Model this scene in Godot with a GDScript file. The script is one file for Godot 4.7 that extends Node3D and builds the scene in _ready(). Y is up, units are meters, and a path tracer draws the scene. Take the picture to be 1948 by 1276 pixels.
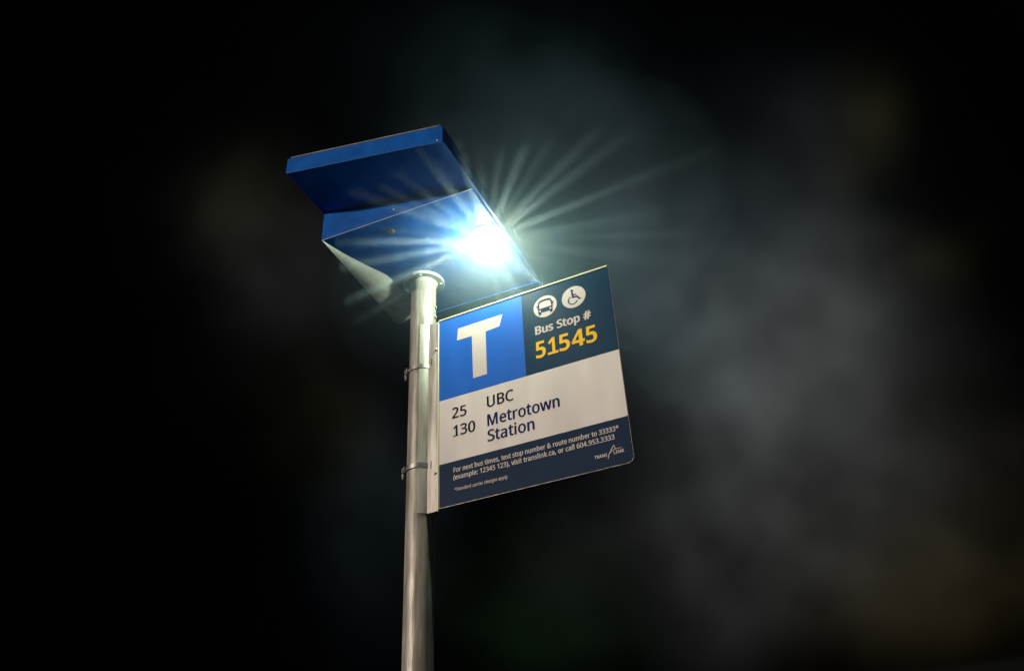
extends Node3D
# Night view up at a bus stop flag sign on a galvanised pole with a solar lamp head, in thin mist.

const Y0 := 2.339            # height of the sign's lower edge above the pavement
const SIGN_W := 0.5
const SIGN_H := 0.548
const AXIS := Vector3(-0.066, 0.0, -0.021)   # foot of the pole
const POLE_R := 0.036
const PLATE_Y := 3.0619      # underside of the lamp housing

var M := {}
var rng := RandomNumberGenerator.new()
var fonts := {}


func _ready():
	rng.seed = 51
	# ---------------------------------------------------------------- camera
	var cam := Camera3D.new()
	cam.name = "camera"
	cam.fov = 43.2
	cam.near = 0.02
	cam.far = 900.0
	var right := Vector3(0.89460076, -0.04504722, -0.44458996)
	var back := Vector3(0.34831309, -0.55297152, 0.7569019)
	var up := back.cross(right).normalized()
	cam.transform = Transform3D(Basis(right.normalized(), up, right.normalized().cross(up)), Vector3(0.9856787, Y0 - 0.78896285, 1.66719004))
	add_child(cam)
	cam.current = true
	# ---------------------------------------------------------------- sky
	var env := Environment.new()
	env.background_mode = Environment.BG_SKY
	var sky := Sky.new()
	var pan := PanoramaSkyMaterial.new()
	pan.panorama = night_sky()
	pan.energy_multiplier = 1.0
	sky.sky_material = pan
	env.sky = sky
	env.tonemap_mode = Environment.TONE_MAPPER_LINEAR
	env.tonemap_exposure = 1.0
	env.sdfgi_enabled = true
	env.ssao_enabled = true
	env.ssil_enabled = true
	env.volumetric_fog_enabled = true
	env.volumetric_fog_density = 0.0
	var we := WorldEnvironment.new()
	we.name = "world_environment"
	we.environment = env
	add_child(we)
	# ---------------------------------------------------------------- the street light that falls on the stop from the road
	var sun := DirectionalLight3D.new()
	sun.name = "street_glow"
	sun.light_energy = 0.68
	sun.light_color = Color(1.0, 0.925, 0.865)
	sun.light_angular_distance = 2.0
	sun.shadow_enabled = true
	sun.sky_mode = DirectionalLight3D.SKY_MODE_LIGHT_ONLY
	var from := Vector3(sin(deg_to_rad(-28.0)), tan(deg_to_rad(9.0)), cos(deg_to_rad(-28.0)))
	add_child(sun)
	sun.look_at_from_position(from * 10.0, Vector3.ZERO, Vector3.UP)

	materials()
	setting()
	sign_pole()
	solar_light()
	bus_stop_sign()
	strap_clamp(0.4130, "upper galvanised steel strap clamp around the pole, beside the blue square of the sign")
	strap_clamp(0.1230, "lower galvanised steel strap clamp around the pole, near the sign's bottom edge")
	mist()


# ==================================================================== sky
func night_sky() -> ImageTexture:
	# faint cloud lit from below by the town; banks all round, with gaps of black between them
	var w := 1024
	var h := 512
	var n1 := FastNoiseLite.new()
	n1.seed = 7
	n1.noise_type = FastNoiseLite.TYPE_SIMPLEX_SMOOTH
	n1.frequency = 1.9
	n1.fractal_octaves = 3
	n1.fractal_gain = 0.35
	var n2 := FastNoiseLite.new()
	n2.seed = 19
	n2.noise_type = FastNoiseLite.TYPE_SIMPLEX_SMOOTH
	n2.frequency = 1.3
	n2.fractal_octaves = 2
	# azimuth (from -z towards +x), elevation, spreads, strength, colour
	var grey := Vector3(0.96, 1.02, 0.98)
	var blue := Vector3(0.66, 1.0, 1.18)
	var brown := Vector3(1.35, 1.0, 0.42)
	var olive := Vector3(1.1, 1.0, 0.3)
	var banks := [
		[-5.5, 29.5, 7.0, 8.5, 0.036, grey], [-9.5, 36.0, 7.0, 7.0, 0.040, blue], [-11.0, 29.0, 6.0, 8.0, 0.020, grey], [0.5, 33.0, 3.8, 5.5, 0.022, grey], [-7.5, 20.5, 8.0, 5.0, 0.022, grey],
		[1.0, 16.0, 5.0, 5.0, 0.013, brown], [-15.0, 40.0, 5.0, 6.0, 0.016, blue], [-22.0, 15.5, 5.0, 4.5, 0.0045, Vector3(0.5, 1.25, 0.45)],
		[-23.0, 46.5, 9.0, 5.5, 0.020, Vector3(0.55, 1.0, 1.1)], [-46.0, 41.0, 3.0, 3.5, 0.006, olive], [5.0, 41.0, 2.5, 2.0, 0.006, olive], [6.5, 32.0, 2.5, 2.0, 0.005, olive], [-37.0, 27.0, 4.0, 4.0, 0.004, olive], [-43.0, 38.0, 6.0, 6.0, 0.010, grey], [-33.0, 23.0, 4.0, 8.0, 0.007, blue],
	]
	var r := RandomNumberGenerator.new()
	r.seed = 404
	for k in 34:
		var az := r.randf_range(38.0, 268.0)
		banks.append([az, r.randf_range(8.0, 62.0), r.randf_range(6.0, 14.0), r.randf_range(5.0, 9.0), r.randf_range(0.008, 0.034), [grey, blue, grey, brown][k % 4]])
	var im := Image.create(w, h, false, Image.FORMAT_RGBAF)
	for j in h:
		var el := 90.0 - (j + 0.5) / h * 180.0
		for i in w:
			var c := Vector3(0.0003, 0.0003, 0.0004)
			if el > -4.0:
				var az := (i + 0.5) / w * 360.0
				var d := Vector3(sin(deg_to_rad(az)) * cos(deg_to_rad(el)), sin(deg_to_rad(el)), -cos(deg_to_rad(az)) * cos(deg_to_rad(el)))
				var q := d * 1.6
				var near := Vector3.ZERO
				var ww := n2.get_noise_3dv(q * 1.4) * 5.0
				var wv := n2.get_noise_3dv(q * 1.4 + Vector3(9, 3, 1)) * 4.0
				for b in banks:
					var da: float = wrapf(az + ww - b[0], -180.0, 180.0) * cos(deg_to_rad(el)) / cos(deg_to_rad(minf(b[1], 75.0)))
					var de: float = el + wv - b[1]
					var e: float = da * da / (b[2] * b[2]) + de * de / (b[3] * b[3])
					if e < 9.0:
						near += b[5] * (b[4] * exp(-e * 0.9))
				c += near * clampf(0.9 + 0.5 * n1.get_noise_3dv(q * 1.5) + 0.30 * n1.get_noise_3dv(q * 4.5), 0.1, 1.7)
			im.set_pixel(i, j, Color(c.x, c.y, c.z, 1.0))
	return ImageTexture.create_from_image(im)


# ==================================================================== materials
func noise_tex(freq: float, s: int, lo: Color, hi: Color, kind := FastNoiseLite.TYPE_SIMPLEX_SMOOTH, oct := 4, size := 512, mid := -1.0) -> NoiseTexture2D:
	var n := FastNoiseLite.new()
	n.seed = s
	n.noise_type = kind
	n.frequency = freq
	n.fractal_octaves = oct
	if kind == FastNoiseLite.TYPE_CELLULAR:
		n.cellular_return_type = FastNoiseLite.RETURN_CELL_VALUE
		n.fractal_type = FastNoiseLite.FRACTAL_NONE
	var t := NoiseTexture2D.new()
	t.width = size
	t.height = size
	t.seamless = true
	t.noise = n
	var g := Gradient.new()
	g.set_color(0, lo)
	g.set_color(1, hi)
	if mid > 0.0:
		g.set_offset(0, mid - 0.2)
		g.set_offset(1, mid + 0.2)
	t.color_ramp = g
	return t


func lin(r: float, g: float, b: float) -> Color:
	return Color(r, g, b).linear_to_srgb()


func plain(c: Color, rough: float, metal := 0.0) -> StandardMaterial3D:
	var m := StandardMaterial3D.new()
	m.albedo_color = c
	m.roughness = rough
	m.metallic = metal
	return m


func worn(m: StandardMaterial3D, tint: Texture2D, rough_tex: Texture2D, scale: Vector3, bump := 0.0, bump_tex: Texture2D = null) -> StandardMaterial3D:
	m.uv1_triplanar = true
	m.uv1_scale = scale
	if tint:
		m.albedo_texture = tint
	if rough_tex:
		m.roughness_texture = rough_tex
		m.roughness_texture_channel = BaseMaterial3D.TEXTURE_CHANNEL_RED
	if bump_tex:
		m.heightmap_enabled = true
		m.heightmap_texture = bump_tex
		m.heightmap_scale = bump
	return m


func materials():
	var spangle := noise_tex(0.035, 3, Color(0.82, 0.82, 0.82), Color(1, 1, 1), FastNoiseLite.TYPE_CELLULAR, 1)
	var cloudy := noise_tex(0.012, 5, Color(0.60, 0.58, 0.55), Color(1, 1, 1), FastNoiseLite.TYPE_SIMPLEX_SMOOTH, 5)
	var grime := noise_tex(0.008, 8, Color(0.80, 0.81, 0.82), Color(1, 1, 1), FastNoiseLite.TYPE_SIMPLEX_SMOOTH, 5)
	var rough := noise_tex(0.02, 11, Color(0.7, 0.7, 0.7), Color(1, 1, 1), FastNoiseLite.TYPE_SIMPLEX_SMOOTH, 4)
	var bump := noise_tex(0.03, 13, Color(0, 0, 0), Color(1, 1, 1), FastNoiseLite.TYPE_SIMPLEX_SMOOTH, 4)
	M.pole = worn(plain(lin(0.54, 0.53, 0.475), 0.5, 0.25), cloudy, rough, Vector3(9.0, 0.9, 9.0), 0.03, bump)
	M.zinc = worn(plain(lin(0.52, 0.52, 0.50), 0.55, 0.45), spangle, rough, Vector3(6, 6, 6), 0.05, bump)
	M.cast = worn(plain(lin(0.54, 0.54, 0.52), 0.6, 0.25), grime, rough, Vector3(3.5, 3.5, 3.5), 0.05, bump)
	M.alu = worn(plain(lin(0.64, 0.62, 0.58), 0.45, 0.25), cloudy, rough, Vector3(5.0, 0.6, 5.0), 0.01, bump)
	M.steel = plain(lin(0.50, 0.48, 0.45), 0.35, 0.9)
	M.dark_steel = plain(lin(0.05, 0.05, 0.045), 0.6, 0.3)
	M.lip = plain(lin(0.38, 0.38, 0.42), 0.4, 0.2)
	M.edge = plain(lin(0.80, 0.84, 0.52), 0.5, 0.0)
	M.blue_paint = worn(plain(lin(0.006, 0.128, 0.54), 0.45), grime, rough, Vector3(2.5, 2.5, 2.5), 0.03, bump)
	M.blue_paint.metallic_specular = 0.3
	M.cells = plain(lin(0.006, 0.010, 0.03), 0.08)
	M.plug = worn(plain(lin(0.12, 0.09, 0.07), 0.8), grime, null, Vector3(20, 20, 20))
	M.lens = plain(lin(0.9, 0.9, 0.85), 0.3)
	M.lens.emission_enabled = true
	M.lens.emission = Color(0.98, 1.0, 0.93)
	M.lens.emission_energy_multiplier = 5.0
	# printed film on the sign; a trace of dust in each
	var film := noise_tex(0.006, 23, Color(0.92, 0.92, 0.92), Color(1, 1, 1), FastNoiseLite.TYPE_SIMPLEX_SMOOTH, 3)
	M.white_film = worn(plain(lin(0.76, 0.715, 0.69), 0.38), film, null, Vector3(3.0, 0.8, 3.0))
	M.blue_film = worn(plain(lin(0.016, 0.135, 0.60), 0.32), film, null, Vector3(3.0, 0.8, 3.0))
	M.teal_film = worn(plain(lin(0.004, 0.037, 0.088), 0.32), film, null, Vector3(3.0, 0.8, 3.0))
	M.navy_film = worn(plain(lin(0.003, 0.021, 0.058), 0.32), film, null, Vector3(3.0, 0.8, 3.0))
	for m in [M.white_film, M.blue_film, M.teal_film, M.navy_film]:
		m.roughness = 0.5
		m.metallic_specular = 0.22
	M.white_ink = plain(lin(0.58, 0.52, 0.50), 0.5)
	M.navy_ink = plain(lin(0.006, 0.016, 0.085), 0.4)
	M.black_ink = plain(lin(0.005, 0.008, 0.02), 0.4)
	M.yellow_ink = plain(lin(0.86, 0.51, 0.030), 0.4)
	for m in [M.white_ink, M.navy_ink, M.black_ink, M.yellow_ink]:
		m.roughness = 0.55
		m.metallic_specular = 0.2
	# ground
	var speck := noise_tex(0.18, 31, Color(0.55, 0.55, 0.55), Color(1, 1, 1), FastNoiseLite.TYPE_SIMPLEX, 3)
	M.asphalt = worn(plain(lin(0.05, 0.05, 0.052), 0.9), speck, null, Vector3(1.5, 1.5, 1.5), 0.3, bump)
	M.concrete = worn(plain(lin(0.28, 0.27, 0.25), 0.85), speck, null, Vector3(1.1, 1.1, 1.1), 0.2, bump)
	M.soil = worn(plain(lin(0.05, 0.055, 0.03), 0.95), speck, null, Vector3(0.3, 0.3, 0.3))
	M.line = worn(plain(lin(0.7, 0.7, 0.66), 0.7), speck, null, Vector3(1, 1, 1))


# ==================================================================== mesh helpers
func start() -> SurfaceTool:
	var st := SurfaceTool.new()
	st.begin(Mesh.PRIMITIVE_TRIANGLES)
	return st


func tri(st: SurfaceTool, a: Vector3, b: Vector3, c: Vector3, out: Vector3, smooth := -1):
	# winds the triangle clockwise as seen from the side that «out» points to
	if (b - a).cross(c - a).dot(out) > 0.0:
		var t := b
		b = c
		c = t
	for v in [a, b, c]:
		st.set_smooth_group(smooth)
		st.add_vertex(v)


func quad(st: SurfaceTool, a: Vector3, b: Vector3, c: Vector3, d: Vector3, out: Vector3, smooth := -1):
	tri(st, a, b, c, out, smooth)
	tri(st, a, c, d, out, smooth)


func block(st: SurfaceTool, at: Vector3, size: Vector3, c: float, basis := Basis()):
	# a box with chamfered edges
	var h := size * 0.5
	c = minf(c, minf(h.x, minf(h.y, h.z)) * 0.9)
	var v := {}
	for sx in [-1, 1]:
		for sy in [-1, 1]:
			for sz in [-1, 1]:
				var s := Vector3(sx, sy, sz)
				for a in 3:
					var p := Vector3.ZERO
					for k in 3:
						p[k] = s[k] * (h[k] if k == a else h[k] - c)
					v[[sx, sy, sz, a]] = at + basis * p
				tri(st, v[[sx, sy, sz, 0]], v[[sx, sy, sz, 1]], v[[sx, sy, sz, 2]], basis * s)
	for a in 3:
		var b := (a + 1) % 3
		var d := (a + 2) % 3
		for s in [-1, 1]:
			var key := func(sb: int, sd: int, face: int) -> Array:
				var k := [0, 0, 0, face]
				k[a] = s
				k[b] = sb
				k[d] = sd
				return k
			var o := Vector3.ZERO
			o[a] = s
			quad(st, v[key.call(-1, -1, a)], v[key.call(1, -1, a)], v[key.call(1, 1, a)], v[key.call(-1, 1, a)], basis * o)
		for sb in [-1, 1]:
			for sd in [-1, 1]:
				var ks := []
				for s in [-1, 1]:
					var k := [0, 0, 0, 0]
					k[a] = s
					k[b] = sb
					k[d] = sd
					ks.append(k)
				var o2 := Vector3.ZERO
				o2[b] = sb
				o2[d] = sd
				var f := func(k: Array, face: int) -> Array: return [k[0], k[1], k[2], face]
				quad(st, v[f.call(ks[0], b)], v[f.call(ks[1], b)], v[f.call(ks[1], d)], v[f.call(ks[0], d)], basis * o2)


func prism(st: SurfaceTool, outline: PackedVector2Array, z0: float, z1: float, place := Transform3D()):
	# an outline in x, y carried from z0 to z1
	if Geometry2D.is_polygon_clockwise(outline):
		outline.reverse()
	var idx := Geometry2D.triangulate_polygon(outline)
	var n := outline.size()
	for side in [z0, z1]:
		var o := place.basis * Vector3(0, 0, 1.0 if side == z1 else -1.0)
		for k in range(0, idx.size(), 3):
			var p := []
			for e in 3:
				var q := outline[idx[k + e]]
				p.append(place * Vector3(q.x, q.y, side))
			tri(st, p[0], p[1], p[2], o)
	for k in n:
		var a := outline[k]
		var b := outline[(k + 1) % n]
		var o3 := place.basis * Vector3(b.y - a.y, a.x - b.x, 0)
		quad(st, place * Vector3(a.x, a.y, z0), place * Vector3(b.x, b.y, z0), place * Vector3(b.x, b.y, z1), place * Vector3(a.x, a.y, z1), o3)


func lathe(st: SurfaceTool, profile: Array, steps: int, place := Transform3D(), hard := false):
	# profile: Vector2(radius, y) from below to above
	for k in steps:
		var a0 := TAU * k / steps
		var a1 := TAU * (k + 1) / steps
		for j in profile.size() - 1:
			var p: Vector2 = profile[j]
			var q: Vector2 = profile[j + 1]
			var am := (a0 + a1) * 0.5
			var e := q - p
			var out := place.basis * Vector3(sin(am) * e.y, -e.x, cos(am) * e.y)
			var A := place * Vector3(sin(a0) * p.x, p.y, cos(a0) * p.x)
			var B := place * Vector3(sin(a1) * p.x, p.y, cos(a1) * p.x)
			var Cc := place * Vector3(sin(a1) * q.x, q.y, cos(a1) * q.x)
			var D := place * Vector3(sin(a0) * q.x, q.y, cos(a0) * q.x)
			var g := (j + 1) if hard else 0
			if p.x > 1e-6:
				tri(st, A, B, Cc, out, g)
			if q.x > 1e-6:
				tri(st, A, Cc, D, out, g)


func rod(st: SurfaceTool, a: Vector3, b: Vector3, r: float, steps := 12):
	var y := (b - a).normalized()
	var x := y.cross(Vector3(0.31, 0.52, 0.79)).normalized()
	lathe(st, [Vector2(0, 0), Vector2(r, 0), Vector2(r, (b - a).length()), Vector2(0, (b - a).length())], steps, Transform3D(Basis(x, y, x.cross(y)), a), true)


func obj(called: String, st: SurfaceTool, m: Material, parent: Node = self) -> MeshInstance3D:
	st.generate_normals()
	return obj_mesh(called, st.commit(), m, parent)


func numbered(parent: Node, called: String) -> String:
	var k := 0
	for c in parent.get_children():
		if String(c.name) == called or String(c.name).begins_with(called + "_0"):
			k += 1
	return called if k == 0 else "%s_%03d" % [called, k]


func obj_mesh(called: String, mesh: Mesh, m: Material, parent: Node = self) -> MeshInstance3D:
	var o := MeshInstance3D.new()
	o.name = numbered(parent, called)
	o.mesh = mesh
	o.material_override = m
	parent.add_child(o, true)
	return o


func thing(called: String, label: String, category: String, at: Vector3, turn := 0.0, group := "") -> Node3D:
	var o := Node3D.new()
	o.name = numbered(self, called)
	add_child(o, true)
	o.position = at
	o.rotation.y = turn
	o.set_meta("label", label)
	o.set_meta("category", category)
	if group:
		o.set_meta("group", group)
	return o


func struct(called: String, st: SurfaceTool, m: Material) -> MeshInstance3D:
	var o := obj(called, st, m)
	o.set_meta("kind", "structure")
	return o


# ==================================================================== setting (all of it below the frame)
func sheet(st: SurfaceTool, x0: float, x1: float, z0: float, z1: float, y: float):
	quad(st, Vector3(x0, y, z0), Vector3(x1, y, z0), Vector3(x1, y, z1), Vector3(x0, y, z1), Vector3.UP)


func setting():
	var g := start()
	sheet(g, -400, 400, -400, 400, -0.14)
	struct("ground", g, M.soil)
	var rd := start()
	sheet(rd, 1.1, 9.0, -200, 200, -0.132)
	struct("road", rd, M.asphalt)
	var pv := start()
	block(pv, Vector3(-0.75, -0.08, 0), Vector3(3.3, 0.16, 200.0), 0.01)
	struct("pavement", pv, M.concrete)
	var kb := start()
	block(kb, Vector3(1.0, -0.08, 0), Vector3(0.19, 0.166, 200.0), 0.015)
	struct("kerb", kb, M.concrete)


# ==================================================================== pole
func sign_pole():
	var t := thing("sign_pole", "tall round galvanised steel pole carrying the bus stop sign and lamp", "pole", AXIS)
	t.rotation.z = 0.0
	var st := start()
	var top := PLATE_Y - 0.0105
	lathe(st, [Vector2(0, 0), Vector2(POLE_R, 0), Vector2(POLE_R, top), Vector2(0, top)], 72, Transform3D(), true)
	obj("shaft", st, M.pole, t)
	var fl := start()
	lathe(fl, [Vector2(POLE_R + 0.0003, top - 0.0075), Vector2(POLE_R + 0.004, top - 0.003), Vector2(POLE_R + 0.006, top)], 56, Transform3D())
	obj("weld_bead", fl, M.cast, t)
	var f2 := start()
	lathe(f2, [Vector2(0, top + 0.0003), Vector2(0.0588, top + 0.0003), Vector2(0.0602, top + 0.0017), Vector2(0.0602, top + 0.0085), Vector2(0.059, top + 0.0098), Vector2(0, top + 0.0098)], 64, Transform3D(), true)
	var flange := obj("flange", f2, M.cast, t)
	for k in 4:
		var a := deg_to_rad(20.0 + 90.0 * k)
		var b := start()
		var p := Vector3(sin(a) * 0.0505, top + 0.0003, cos(a) * 0.0505)
		lathe(b, [Vector2(0, -0.0042), Vector2(0.0038, -0.0042), Vector2(0.0046, -0.0032), Vector2(0.0046, 0)], 6, Transform3D(Basis(), p), true)
		obj("bolt", b, M.zinc, flange)
	# two small screws on the side above the sign bracket
	for y in [0.6235, 0.590]:
		var s := start()
		var a2 := deg_to_rad(96.0)
		var d := Vector3(sin(a2), 0, cos(a2))
		rod(s, d * (POLE_R - 0.001) + Vector3(0, Y0 + y, 0), d * (POLE_R + 0.0045) + Vector3(0, Y0 + y, 0), 0.0042, 10)
		obj("screw", s, M.zinc, t)


# ==================================================================== solar lamp head
# local axes: x along the housing's front edge, z towards its front; origin on the pole's axis at the underside
const BX0 := -0.154
const BX1 := 0.3013
const BZ1 := 0.2946
const BZ0 := -0.1504
const WEDGE := 0.093

func solar_light():
	var t := thing("solar_light", "blue solar powered lamp head with tilted panel on top of the pole", "street light", Vector3(AXIS.x, PLATE_Y, AXIS.z), deg_to_rad(2.68))
	var tilt := atan2(WEDGE, BX1 - BX0)
	# wedge housing: front, sides and back in bent sheet
	var fr := start()
	prism(fr, PackedVector2Array([Vector2(BX0, -0.002), Vector2(BX1, -0.002), Vector2(BX1, 0.0015), Vector2(BX0, WEDGE - 0.001)]), BZ1 - 0.003, BZ1)
	var front := obj("front_plate", fr, M.blue_paint, t)
	var lip := start()
	rod(lip, Vector3(BX0 + 0.001, -0.0022, BZ1 - 0.0012), Vector3(BX1 - 0.001, -0.0022, BZ1 - 0.0008), 0.0011, 10)
	obj("folded_lip", lip, M.lip, front)
	var rv := start()
	dome(rv, Vector3(0.0715, 0.0185, BZ1 + 0.0002), Vector3(0, 0, 1), 0.0036, 0.0022)
	obj("rivet", rv, M.steel, front)
	var bk := start()
	prism(bk, PackedVector2Array([Vector2(BX0, -0.002), Vector2(BX1, -0.002), Vector2(BX1, 0.0015), Vector2(BX0, WEDGE - 0.001)]), BZ0, BZ0 + 0.003)
	obj("back_plate", bk, M.blue_paint, t)
	var sd := start()
	block(sd, Vector3(BX0 + 0.0015, WEDGE * 0.5 + 0.0012, (BZ0 + BZ1) * 0.5), Vector3(0.003, WEDGE - 0.007, BZ1 - BZ0 - 0.0064), 0.0006)
	obj("side_plate", sd, M.blue_paint, t)
	var un := start()
	block(un, Vector3((BX0 + BX1) * 0.5, 0.0016, (BZ0 + BZ1) * 0.5), Vector3(BX1 - BX0 - 0.007, 0.003, BZ1 - BZ0 - 0.0066), 0.0006)
	var under := obj("underside_plate", un, M.blue_paint, t)
	var pg := start()
	lathe(pg, [Vector2(0, -0.0022), Vector2(0.0085, -0.0022), Vector2(0.0105, -0.0012), Vector2(0.0105, 0.0002)], 24, Transform3D(Basis(), Vector3(0.030, 0, 0.2395)), true)
	obj("plug", pg, M.plug, under)
	# cast gusset hanging under the left edge
	gusset(t)
	# solar tray, tilted with the top of the wedge
	var tb := Basis(Vector3(cos(tilt), -sin(tilt), 0), Vector3(0, 1, 0), Vector3(0, 0, 1))   # floor and top slope, ends stand upright
	var o := Vector3(BX0 - 0.0005, WEDGE, 0)
	var tw := 0.4725
	var z1 := BZ1 + 0.176
	var z0 := BZ0 - 0.02
	var th := 0.053
	var zc := (z0 + z1) * 0.5
	var fl := start()
	block(fl, o + tb * Vector3(tw * 0.5, 0.0052, zc), Vector3(tw - 0.007, 0.003, z1 - z0 - 0.007), 0.0005, tb)
	var pan := obj("tray_floor", fl, M.blue_paint, t)
	pan.name = "tray_floor"
	var names := [["tray_rim", Vector3(tw * 0.5, th * 0.5, z1 - 0.0016), Vector3(tw, th, 0.0032)], ["tray_rim", Vector3(tw * 0.5, th * 0.5, z0 + 0.0016), Vector3(tw, th, 0.0032)],
		["tray_rim", Vector3(0.0016, th * 0.5, zc), Vector3(0.0032, th, z1 - z0 - 0.0066)], ["tray_rim", Vector3(tw - 0.0016, th * 0.5, zc), Vector3(0.0032, th, z1 - z0 - 0.0066)]]
	for e in names:
		var st := start()
		block(st, o + tb * e[1], e[2], 0.0009, tb)
		obj(e[0], st, M.blue_paint, t)
	var ca := start()
	block(ca, o + tb * Vector3(tw * 0.5, th + 0.0018, zc), Vector3(tw - 0.024, 0.0034, z1 - z0 + 0.003), 0.001, tb)
	var panel := obj("solar_panel", ca, M.alu, t)
	for i in 4:
		for j in 5:
			var cell := start()
			var cw := (tw - 0.05) / 4.0
			var cz := (z1 - z0 - 0.05) / 5.0
			block(cell, o + tb * Vector3(0.025 + cw * (i + 0.5), th + 0.0040, z0 + 0.025 + cz * (j + 0.5)), Vector3(cw - 0.004, 0.0016, cz - 0.004), 0.0004, tb)
			obj("solar_cell", cell, M.cells, panel)
	# bright hem along the right rim and a screw on the front corner
	var hem := start()
	rod(hem, o + tb * Vector3(tw + 0.0006, 0.0012, z0 + 0.004), o + tb * Vector3(tw + 0.0006, 0.0012, z1 - 0.004), 0.0012, 8)
	obj("rim_hem", hem, M.blue_paint, t)
	var hf := start()
	rod(hf, o + tb * Vector3(0.004, 0.0004, z1 - 0.0012), o + tb * Vector3(tw - 0.004, 0.0004, z1 - 0.0012), 0.0013, 8)
	obj("rim_hem", hf, M.blue_paint, t)
	var sc := start()
	rod(sc, o + tb * Vector3(tw - 0.010, th - 0.001, z1 - 0.0035), o + tb * Vector3(tw - 0.010, th + 0.0075, z1 - 0.0035), 0.0022, 8)
	obj("screw", sc, M.steel, t)
	var sm := start()
	dome(sm, o + tb * Vector3(tw - 0.014, 0.006, z1 + 0.0002), Vector3(0, 0, 1), 0.003, 0.0018)
	obj("rivet", sm, M.steel, t)
	lamp(t)


func dome(st: SurfaceTool, at: Vector3, axis: Vector3, r: float, h: float, steps := 14):
	var x := axis.cross(Vector3(0.31, 0.52, 0.79)).normalized()
	var prof := []
	for k in 6:
		var a := PI * 0.5 * k / 5.0
		prof.append(Vector2(cos(a) * r, sin(a) * h))
	prof[5].x = 0.0
	lathe(st, prof, steps, Transform3D(Basis(x, axis, x.cross(axis)), at))


func gusset(t: Node3D):
	# folded from a curved line on the underside down to a straight lower edge, lowest at the back
	var st := start()
	var fold := [Vector2(0.001, -0.004), Vector2(0.020, -0.071), Vector2(0.036, -0.115), Vector2(0.052, -0.1565), Vector2(0.066, -0.186), Vector2(0.0765, -0.213), Vector2(0.0800, -0.245), Vector2(0.0800, -0.29), Vector2(0.0800, -0.408)]
	var a := []
	var b := []
	for p in fold:
		var f: float = clampf(-p.y / 0.408, 0.0, 1.0)
		a.append(Vector3(BX0 + p.x, -0.0006, BZ1 + p.y))
		b.append(Vector3(BX0 + 0.0005, -0.0016 - 0.031 * f, BZ1 + p.y))
	var thick := Vector3(-0.001, -0.0025, 0)
	for k in a.size() - 1:
		var m: Vector3 = (a[k] + b[k]) * 0.5
		var rows := 6
		for r in rows:
			var f0 := float(r) / rows
			var f1 := float(r + 1) / rows
			var p00: Vector3 = a[k].lerp(b[k], f0)
			var p01: Vector3 = a[k].lerp(b[k], f1)
			var p10: Vector3 = a[k + 1].lerp(b[k + 1], f0)
			var p11: Vector3 = a[k + 1].lerp(b[k + 1], f1)
			# the sheet bellies a little between fold and edge
			var bow := func(p: Vector3, f: float, len: float) -> Vector3: return p + Vector3(0, -1, 0) * sin(f * PI) * len * 0.07
			var l0: float = a[k].distance_to(b[k])
			var l1: float = a[k + 1].distance_to(b[k + 1])
			quad(st, bow.call(p00, f0, l0), bow.call(p01, f1, l0), bow.call(p11, f1, l1), bow.call(p10, f0, l1), Vector3(0.5, -1, 0), 1)
	var e0: Vector3 = b[0]
	for k in b.size() - 1:
		quad(st, b[k], b[k + 1], b[k + 1] + Vector3(-0.0006, 0.0025, 0), b[k] + Vector3(-0.0006, 0.0025, 0), Vector3(-1, 0, 0), 2)
	# back end of the fold
	var n := a.size() - 1
	tri(st, a[n], b[n], Vector3(b[n].x, a[n].y, b[n].z), Vector3(0, 0, -1))
	var g := obj("gusset", st, M.cast, t)
	g.set_meta("label", "bare galvanised gusset under the left edge of the lamp head")


# ==================================================================== lamp
const BEAMS := 46

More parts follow.
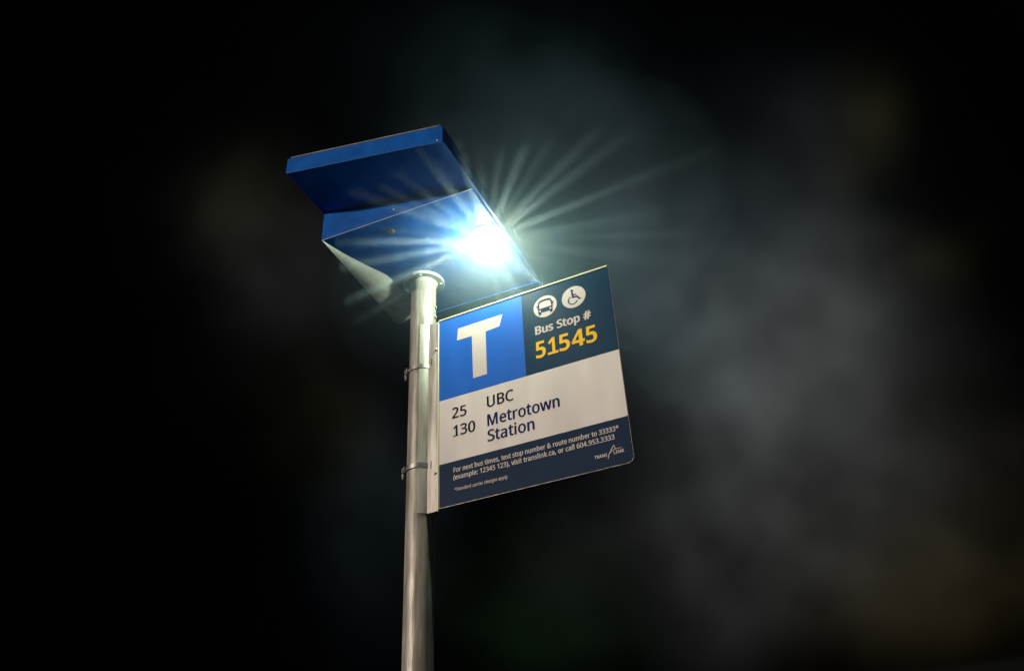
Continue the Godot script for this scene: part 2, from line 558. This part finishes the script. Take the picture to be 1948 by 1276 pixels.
func lamp(t: Node3D):
	var at := Vector3(0.2530, -0.0120, 0.1020)
	var base := start()
	lathe(base, [Vector2(0, -0.005), Vector2(0.048, -0.005), Vector2(0.050, -0.003), Vector2(0.050, 0.0)], 40, Transform3D(Basis(), Vector3(at.x, 0.0002, at.z)), true)
	var holder := obj("lamp_base", base, M.alu, t)
	var gl := start()
	var prof := []
	for k in 13:
		var a := PI * 0.5 * k / 12.0
		prof.append(Vector2(sin(a) * 0.046, -0.0047 - cos(a) * 0.044))
	prof[0].x = 0.0
	lathe(gl, prof, 40, Transform3D(Basis(), Vector3(at.x, 0, at.z)))
	obj("lamp_lens", gl, M.lens, holder)
	var om := OmniLight3D.new()
	om.name = "lamp_light"
	om.light_color = Color(0.93, 1.0, 0.86)
	om.light_energy = 0.36
	om.light_size = 0.01
	om.omni_range = 30.0
	om.omni_attenuation = 2.0
	om.shadow_enabled = true
	om.position = at
	t.add_child(om)
	# the lamp's single diodes: narrow beams all round, a little below the horizontal
	var r := RandomNumberGenerator.new()
	r.seed = 88
	for k in BEAMS:
		var az: float = TAU * (k + r.randf_range(-0.32, 0.32)) / BEAMS
		var fore := cos(az - 0.55)                    # towards the kerb side the beams lie flatter and are stronger
		var el := deg_to_rad(r.randf_range(-13.0, -4.0) if fore > 0.0 else r.randf_range(-30.0, -6.0))
		var d := Vector3(sin(az) * cos(el), sin(el), cos(az) * cos(el))
		# no diode points straight at the pole
		if Vector2(d.x, d.z).normalized().dot(Vector2(-at.x, -at.z).normalized()) > 0.965 or (d.x < -0.25 and d.z < 0.14):
			continue
		var sp := SpotLight3D.new()
		sp.name = "diode_light_%03d" % k
		sp.light_color = Color(1.0, 0.99, 0.84)
		sp.light_energy = r.randf_range(4.0, 14.0) * maxf(1.5 + 1.0 * maxf(fore, 0.0) - 1.45 * d.x, 0.28)
		sp.light_size = 0.004
		sp.spot_angle = r.randf_range(1.1, 2.6)
		sp.spot_angle_attenuation = 1.0
		sp.spot_range = 30.0
		sp.spot_attenuation = 2.0
		sp.shadow_enabled = true
		t.add_child(sp)
		sp.position = at
		sp.basis = Basis.looking_at(d, Vector3.UP)


# ==================================================================== sign
func outline(x0: float, x1: float, y0: float, y1: float, rbr := 0.0, rtr := 0.0) -> PackedVector2Array:
	var p := PackedVector2Array([Vector2(x0, y0)])
	if rbr > 0.0:
		for k in 9:
			var a := PI * 0.5 * k / 8.0
			p.append(Vector2(x1 - rbr + sin(a) * rbr, y0 + rbr - cos(a) * rbr))
	else:
		p.append(Vector2(x1, y0))
	if rtr > 0.0:
		for k in 7:
			var a2 := PI * 0.5 * k / 6.0
			p.append(Vector2(x1 - rtr + cos(a2) * rtr, y1 - rtr + sin(a2) * rtr))
	else:
		p.append(Vector2(x1, y1))
	p.append(Vector2(x0, y1))
	return p


func bus_stop_sign():
	var t := thing("bus_stop_sign", "blue and white bus stop flag sign listing routes 25 and 130, clamped to the pole", "bus stop sign", Vector3(0, Y0, 0))
	# aluminium blank
	var st := start()
	prism(st, outline(0.0, SIGN_W, 0.0, SIGN_H, 0.016, 0.004), -0.0022, 0.0006)
	obj("blank", st, M.alu, t)
	# printed film in four fields, butted edge to edge
	var i := 0.0012
	var w := SIGN_W - i
	var f := [
		["blue_field", outline(i, 0.2520, 0.2945, SIGN_H - i), M.blue_film],
		["dark_field", outline(0.2520, w, 0.2945, SIGN_H - i, 0.0, 0.003), M.teal_film],
		["white_field", outline(i, w, 0.1145, 0.2945), M.white_film],
		["footer_field", outline(i, w, i, 0.1145, 0.015), M.navy_film],
	]
	for e in f:
		var s := start()
		prism(s, e[1], 0.0008, 0.0014)
		obj(e[0], s, e[2], t)
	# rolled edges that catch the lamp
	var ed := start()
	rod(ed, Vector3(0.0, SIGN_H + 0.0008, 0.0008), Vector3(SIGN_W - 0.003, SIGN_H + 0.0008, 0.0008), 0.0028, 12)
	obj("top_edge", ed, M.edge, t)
	# lettering
	var z := 0.0016
	word(t, "letter_t", M.white_ink, [PackedVector2Array([Vector2(0.0590, 0.5040), Vector2(0.0555, 0.4660), Vector2(0.1010, 0.4660), Vector2(0.1022, 0.3345), Vector2(0.1427, 0.3345), Vector2(0.1427, 0.4660), Vector2(0.1842, 0.4690), Vector2(0.1945, 0.5040)])])
	type(t, "lettering", "Bus Stop #", "regular", 0.2850, 0.4400, 0.4070, 0.0238, M.white_ink, 0.055)
	for d in [["5", 0.2830, 0.3105], ["1", 0.3175, 0.3365], ["5", 0.3475, 0.3765], ["4", 0.3815, 0.4165], ["5", 0.4200, 0.4490]]:
		type(t, "digit", d[0], "bold", d[1], d[2], 0.3362, 0.0485, M.yellow_ink)
	word(t, "digit_foot", M.yellow_ink, [outline(0.3155, 0.3445, 0.3359, 0.3431)], 0.0019)
	# pictograms
	roundel(t, 0.3182, 0.4855, true)
	roundel(t, 0.3988, 0.4860, false)
	# routes
	type(t, "route_number", "25", "regular", 0.0385, 0.0810, 0.2340, 0.0300, M.black_ink, 0.03)
	type(t, "route_number", "130", "regular", 0.0415, 0.1050, 0.1820, 0.0300, M.black_ink, 0.03)
	word(t, "digit_foot", M.black_ink, [outline(0.0415, 0.0560, 0.1817, 0.1842)], 0.0019)
	type(t, "route_name", "UBC", "regular", 0.1395, 0.2145, 0.2380, 0.0310, M.black_ink, 0.03)
	type(t, "route_name", "Metrotown", "regular", 0.1390, 0.3355, 0.1855, 0.0315, M.navy_ink, 0.03)
	type(t, "route_name", "Station", "regular", 0.1385, 0.2660, 0.1430, 0.0310, M.navy_ink, 0.03)
	# footer
	type(t, "lettering", "For next bus times, text stop number & route number to 33333*", "regular", 0.0418, 0.4740, 0.0845, 0.0125, M.white_ink, 0.03)
	type(t, "lettering", "(example: 12345 123), visit translink.ca, or call 604.953.3333", "regular", 0.0412, 0.4610, 0.0650, 0.0125, M.white_ink, 0.03)
	type(t, "lettering", "*Standard carrier charges apply", "regular", 0.0439, 0.1880, 0.0350, 0.0082, M.white_ink, 0.02)
	type(t, "lettering", "TRANS", "bold", 0.4085, 0.4385, 0.0278, 0.0080, M.white_ink)
	type(t, "lettering", "LINK", "bold", 0.4545, 0.4795, 0.0290, 0.0080, M.white_ink)
	word(t, "emblem", M.white_ink, [swoosh([Vector2(0.4400, 0.0215), Vector2(0.4440, 0.0330), Vector2(0.4500, 0.0420), Vector2(0.4570, 0.0515)], 0.0019), swoosh([Vector2(0.4455, 0.0330), Vector2(0.4530, 0.0395), Vector2(0.4610, 0.0412), Vector2(0.4755, 0.0408)], 0.0014), swoosh([Vector2(0.4570, 0.0510), Vector2(0.4585, 0.0450), Vector2(0.4600, 0.0410)], 0.0016)])
	bracket(t)


func swoosh(pts: Array, w: float) -> PackedVector2Array:
	var l := []
	var r := []
	for k in pts.size():
		var a: Vector2 = pts[maxi(k - 1, 0)]
		var b: Vector2 = pts[mini(k + 1, pts.size() - 1)]
		var n := (b - a).normalized().orthogonal() * w * 0.5 * (0.45 + 0.55 * sin(PI * (k + 0.5) / pts.size()))
		l.append(pts[k] + n)
		r.append(pts[k] - n)
	r.reverse()
	return PackedVector2Array(l + r)


func word(t: Node3D, called: String, m: Material, shapes: Array, z1 := 0.0018) -> MeshInstance3D:
	var st := start()
	for s in shapes:
		prism(st, s, 0.0015, z1)
	return obj(called, st, m, t)


func face(kind: String) -> SystemFont:
	if not fonts.has(kind):
		var f := SystemFont.new()
		f.font_names = PackedStringArray(["Droid Sans"])
		f.font_weight = 700 if kind == "bold" else 400
		fonts[kind] = f
	return fonts[kind]


func type(t: Node3D, called: String, text: String, kind: String, x0: float, x1: float, base: float, cap: float, m: Material, heavier := 0.0):
	# sets a line between x0 and x1 on its baseline with the given capital height
	var tm := TextMesh.new()
	tm.font = face(kind)
	tm.font_size = 64
	tm.pixel_size = 0.01
	tm.depth = 0.02
	tm.curve_step = 3.0 if cap < 0.02 else 1.0
	tm.horizontal_alignment = HORIZONTAL_ALIGNMENT_LEFT
	tm.vertical_alignment = VERTICAL_ALIGNMENT_CENTER
	tm.text = "H"
	var hb := tm.get_aabb()
	tm.text = text
	var b := tm.get_aabb()
	var sx := (x1 - x0) / b.size.x
	var sy := cap / hb.size.y
	var arr := tm.get_mesh_arrays() if tm.has_method("get_mesh_arrays") else tm.surface_get_arrays(0)
	var v: PackedVector3Array = arr[Mesh.ARRAY_VERTEX]
	var ix = arr[Mesh.ARRAY_INDEX]
	var st := start()
	var lo := 1e9
	for p in v:
		lo = minf(lo, p.z)
	var order = ix if ix != null and ix.size() > 0 else PackedInt32Array(range(v.size()))
	# «heavier» thickens the strokes: the same glyphs again, shifted a little to each side
	var shifts := [Vector2.ZERO]
	if heavier > 0.0:
		var h := heavier * cap
		sx = (x1 - x0 - 2.0 * h) / b.size.x
		shifts = [Vector2(0, 0), Vector2(2.0 * h, 0), Vector2(h, h * 0.7), Vector2(h, -h * 0.7)]
	for q in shifts.size():
		for k in order:
			var p: Vector3 = v[k]
			st.set_smooth_group(-1)
			st.add_vertex(Vector3(x0 + (p.x - b.position.x) * sx + shifts[q].x, base + (p.y - hb.position.y) * sy + shifts[q].y, 0.0015 + (p.z - lo) / 0.02 * (0.0003 + 0.00002 * q)))
	obj(called, st, m, t)


func disc(c: Vector2, r: float, n := 40) -> PackedVector2Array:
	var p := PackedVector2Array()
	for k in n:
		var a := TAU * k / n
		p.append(c + Vector2(cos(a), sin(a)) * r)
	return p


func bar(a: Vector2, b: Vector2, w: float) -> PackedVector2Array:
	var n := (b - a).normalized().orthogonal() * w * 0.5
	return PackedVector2Array([a + n, a - n, b - n, b + n])


func arc(c: Vector2, r: float, w: float, a0: float, a1: float) -> PackedVector2Array:
	var p := PackedVector2Array()
	for k in 25:
		var a := deg_to_rad(lerpf(a0, a1, k / 24.0))
		p.append(c + Vector2(cos(a), sin(a)) * (r + w * 0.5))
	for k in 25:
		var a := deg_to_rad(lerpf(a1, a0, k / 24.0))
		p.append(c + Vector2(cos(a), sin(a)) * (r - w * 0.5))
	return p


func rounded(x0: float, x1: float, y0: float, y1: float, r: float) -> PackedVector2Array:
	var p := PackedVector2Array()
	for q in [[x1 - r, y0 + r, -90.0], [x1 - r, y1 - r, 0.0], [x0 + r, y1 - r, 90.0], [x0 + r, y0 + r, 180.0]]:
		for k in 6:
			var a := deg_to_rad(q[2] + 18.0 * k)
			p.append(Vector2(q[0], q[1]) + Vector2(cos(a), sin(a)) * r)
	return p


func roundel(t: Node3D, cx: float, cy: float, bus: bool):
	var c := Vector2(cx, cy)
	var st := start()
	prism(st, disc(c, 0.0330, 56), 0.0015, 0.0018)
	var d := obj("bus_symbol" if bus else "wheelchair_symbol", st, M.white_ink, t)
	var g := start()
	var z0 := 0.0019
	var z1 := 0.0022
	if bus:
		# front of a bus: roof and pillars, band with lights, wheels
		prism(g, arc_top(c), z0, z1)
		prism(g, bar(c + Vector2(-0.0178, 0.014), c + Vector2(-0.0195, -0.006), 0.0034), z0, z1)
		prism(g, bar(c + Vector2(0.0178, 0.014), c + Vector2(0.0195, -0.006), 0.0034), z0, z1)
		prism(g, bar(c + Vector2(-0.0225, 0.009), c + Vector2(-0.0225, 0.001), 0.0024), z0, z1)
		prism(g, bar(c + Vector2(0.0225, 0.009), c + Vector2(0.0225, 0.001), 0.0024), z0, z1)
		prism(g, PackedVector2Array([c + Vector2(-0.0195, -0.0035), c + Vector2(-0.0205, -0.0165), c + Vector2(0.0205, -0.0165), c + Vector2(0.0195, -0.0035)]), z0 - 0.00005, z1 - 0.00005)
		prism(g, rounded(cx - 0.0195, cx - 0.0125, cy - 0.0225, cy - 0.0150, 0.0015), z0 - 0.0001, z1 - 0.0001)
		prism(g, rounded(cx + 0.0125, cx + 0.0195, cy - 0.0225, cy - 0.0150, 0.0015), z0 - 0.0001, z1 - 0.0001)
		for s in [-1, 1]:
			var hl := start()
			prism(hl, disc(c + Vector2(0.0148 * s, -0.0112), 0.0028, 16), z1, z1 + 0.0002)
			obj("headlight_dot", hl, M.white_ink, d)
	else:
		prism(g, disc(c + Vector2(-0.0035, 0.0205), 0.0034, 20), z0, z1)
		prism(g, bar(c + Vector2(-0.0035, 0.0155), c + Vector2(-0.0020, -0.0010), 0.0048), z0, z1)
		prism(g, bar(c + Vector2(-0.0030, 0.0065), c + Vector2(0.0080, 0.0055), 0.0030), z0 - 0.00005, z1 - 0.00005)
		prism(g, bar(c + Vector2(-0.0040, -0.0005), c + Vector2(0.0110, -0.0015), 0.0044), z0 - 0.0001, z1 - 0.0001)
		prism(g, bar(c + Vector2(0.0095, -0.0005), c + Vector2(0.0150, -0.0110), 0.0040), z0 - 0.00015, z1 - 0.00015)
		prism(g, bar(c + Vector2(0.0140, -0.0105), c + Vector2(0.0190, -0.0085), 0.0030), z0 - 0.0002, z1 - 0.0002)
		prism(g, arc(c + Vector2(-0.0030, -0.0090), 0.0125, 0.0028, 112.0, 342.0), z0 - 0.00025, z1 - 0.00025)
	obj("symbol_ink", g, M.navy_ink, d)


func arc_top(c: Vector2) -> PackedVector2Array:
	var p := PackedVector2Array()
	for q in [Vector2(-0.0195, 0.0130), Vector2(-0.0170, 0.0195), Vector2(-0.0120, 0.0222), Vector2(0, 0.0232), Vector2(0.0120, 0.0222), Vector2(0.0170, 0.0195), Vector2(0.0195, 0.0130), Vector2(0.0160, 0.0130), Vector2(0.0130, 0.0165), Vector2(0.0, 0.0178), Vector2(-0.0130, 0.0165), Vector2(-0.0160, 0.0130)]:
		p.append(c + q)
	return p


func bracket(t: Node3D):
	# a sheet that hugs the front right of the pole and runs out flat to the sign
	var ax := Vector2(AXIS.x, AXIS.z)
	var r0 := POLE_R + 0.0006
	var r1 := POLE_R + 0.0028
	var inner := []
	var outer := []
	for k in 15:
		var a := deg_to_rad(lerpf(18.5, 57.0, k / 14.0))
		inner.append(ax + Vector2(sin(a), cos(a)) * r0)
		outer.append(ax + Vector2(sin(a), cos(a)) * r1)
	outer.append(Vector2(-0.0275, 0.0004))
	outer.append(Vector2(-0.0008, 0.0004))
	inner.append(Vector2(-0.0282, -0.0018))
	inner.append(Vector2(-0.0008, -0.0018))
	var y0 := -0.0045
	var y1 := SIGN_H + 0.001
	var st := start()
	for k in outer.size() - 1:
		var a: Vector2 = outer[k]
		var b: Vector2 = outer[k + 1]
		var n := Vector3(-(b - a).y, 0, (b - a).x)
		n = Vector3((a.y - b.y), 0, (b.x - a.x))
		quad(st, Vector3(a.x, y0, a.y), Vector3(b.x, y0, b.y), Vector3(b.x, y1, b.y), Vector3(a.x, y1, a.y), n, 1 if k < 14 else -1)
		var c: Vector2 = inner[k]
		var d: Vector2 = inner[k + 1]
		quad(st, Vector3(c.x, y0, c.y), Vector3(d.x, y0, d.y), Vector3(d.x, y1, d.y), Vector3(c.x, y1, c.y), -n, 2 if k < 14 else -1)
		for y in [y0, y1]:
			quad(st, Vector3(a.x, y, a.y), Vector3(b.x, y, b.y), Vector3(d.x, y, d.y), Vector3(c.x, y, c.y), Vector3(0, 1 if y == y1 else -1, 0))
	for k in [0, outer.size() - 1]:
		var a: Vector2 = outer[k]
		var c: Vector2 = inner[k]
		quad(st, Vector3(a.x, y0, a.y), Vector3(c.x, y0, c.y), Vector3(c.x, y1, c.y), Vector3(a.x, y1, a.y), Vector3(-1 if k == 0 else 1, 0, 0))
	var br := obj("mounting_bracket", st, M.alu, t)
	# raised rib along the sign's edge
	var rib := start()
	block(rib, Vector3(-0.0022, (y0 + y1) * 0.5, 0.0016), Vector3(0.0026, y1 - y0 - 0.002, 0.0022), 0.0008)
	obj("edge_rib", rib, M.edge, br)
	for y in [0.4595, 0.0961]:
		var rv := start()
		dome(rv, Vector3(-0.0105, y, 0.0004), Vector3(0, 0, 1), 0.0050, 0.0038)
		obj("rivet", rv, M.steel, br)
	for y in [0.4255, 0.1215]:
		var sl := start()
		block(sl, Vector3(-0.0232, y, 0.0006), Vector3(0.0022, 0.020, 0.0016), 0.0004)
		obj("slot", sl, M.dark_steel, br)


func strap_clamp(y: float, label: String):
	var t := thing("strap_clamp", label, "strap clamp", Vector3(AXIS.x, Y0 + y, AXIS.z), 0.0, "strap clamps that hold the sign to the pole")
	var st := start()
	var r := POLE_R + 0.0032
	var h := 0.0065
	lathe(st, [Vector2(r, -h), Vector2(r + 0.0011, -h + 0.0006), Vector2(r + 0.0011, h - 0.0006), Vector2(r, h)], 64, Transform3D(), true)
	# the strap's inner face
	lathe(st, [Vector2(r - 0.0002, h), Vector2(r - 0.0002, -h)], 64)
	obj("band", st, M.steel, t)
	var a := deg_to_rad(-62.0)
	var d := Vector3(sin(a), 0, cos(a))
	var bs := Basis(Vector3(d.z, 0, -d.x), Vector3.UP, d)
	var b := start()
	block(b, d * (r + 0.0050), Vector3(0.018, 0.0155, 0.0078), 0.0018, bs)
	var bk := obj("buckle", b, M.steel, t)
	var s := start()
	rod(s, d * (r + 0.0058) + Vector3(0, -0.0165, 0), d * (r + 0.0058) + Vector3(0, -0.0070, 0), 0.0034, 10)
	rod(s, d * (r + 0.0062) + Vector3(0, -0.0215, 0), d * (r + 0.0060) + Vector3(0, -0.0165, 0), 0.0021, 8)
	obj("screw", s, M.zinc, bk)
	var e := start()
	block(e, d * (r + 0.0024) + Vector3(d.z, 0, -d.x) * 0.014, Vector3(0.010, 0.0125, 0.0016), 0.0006, bs)
	obj("strap_end", e, M.steel, bk)


# ==================================================================== mist
func fog(called: String, at: Vector3, size: Vector3, density: float, c: Color):
	var f := FogVolume.new()
	f.name = called
	f.shape = RenderingServer.FOG_VOLUME_SHAPE_ELLIPSOID
	f.size = size
	f.position = at
	var m := FogMaterial.new()
	m.density = density
	m.albedo = c
	f.material = m
	f.set_meta("kind", "stuff")
	f.set_meta("label", "thin bluish mist glowing in the air around the lamp")
	f.set_meta("category", "mist")
	add_child(f, true)


func mist():
	var at := Vector3(0.19, PLATE_Y - 0.03, 0.054)
	var c := Color(0.73, 0.89, 1.0)
	for e in [[0.10, 0.06], [0.14, 0.08], [0.18, 0.09], [0.22, 0.08], [0.265, 0.05], [0.315, 0.03], [0.37, 0.015]]:
		fog("mist", at, Vector3.ONE * 2.0 * e[0], e[1], Color(0.98, 0.97, 0.90) if e[0] < 0.2 else c)
	var r := RandomNumberGenerator.new()
	r.seed = 12
	for k in 10:
		var d := Vector3(r.randf_range(-1, 1), r.randf_range(-0.6, 1.0), r.randf_range(-0.8, 0.8)).normalized() * r.randf_range(0.10, 0.40) + Vector3(0.05, 0.06, 0)
		var z := r.randf_range(0.4, 0.8)
		fog("mist", at + d, Vector3(z * r.randf_range(0.8, 1.3), z * r.randf_range(0.7, 1.1), z), r.randf_range(0.02, 0.045), c)
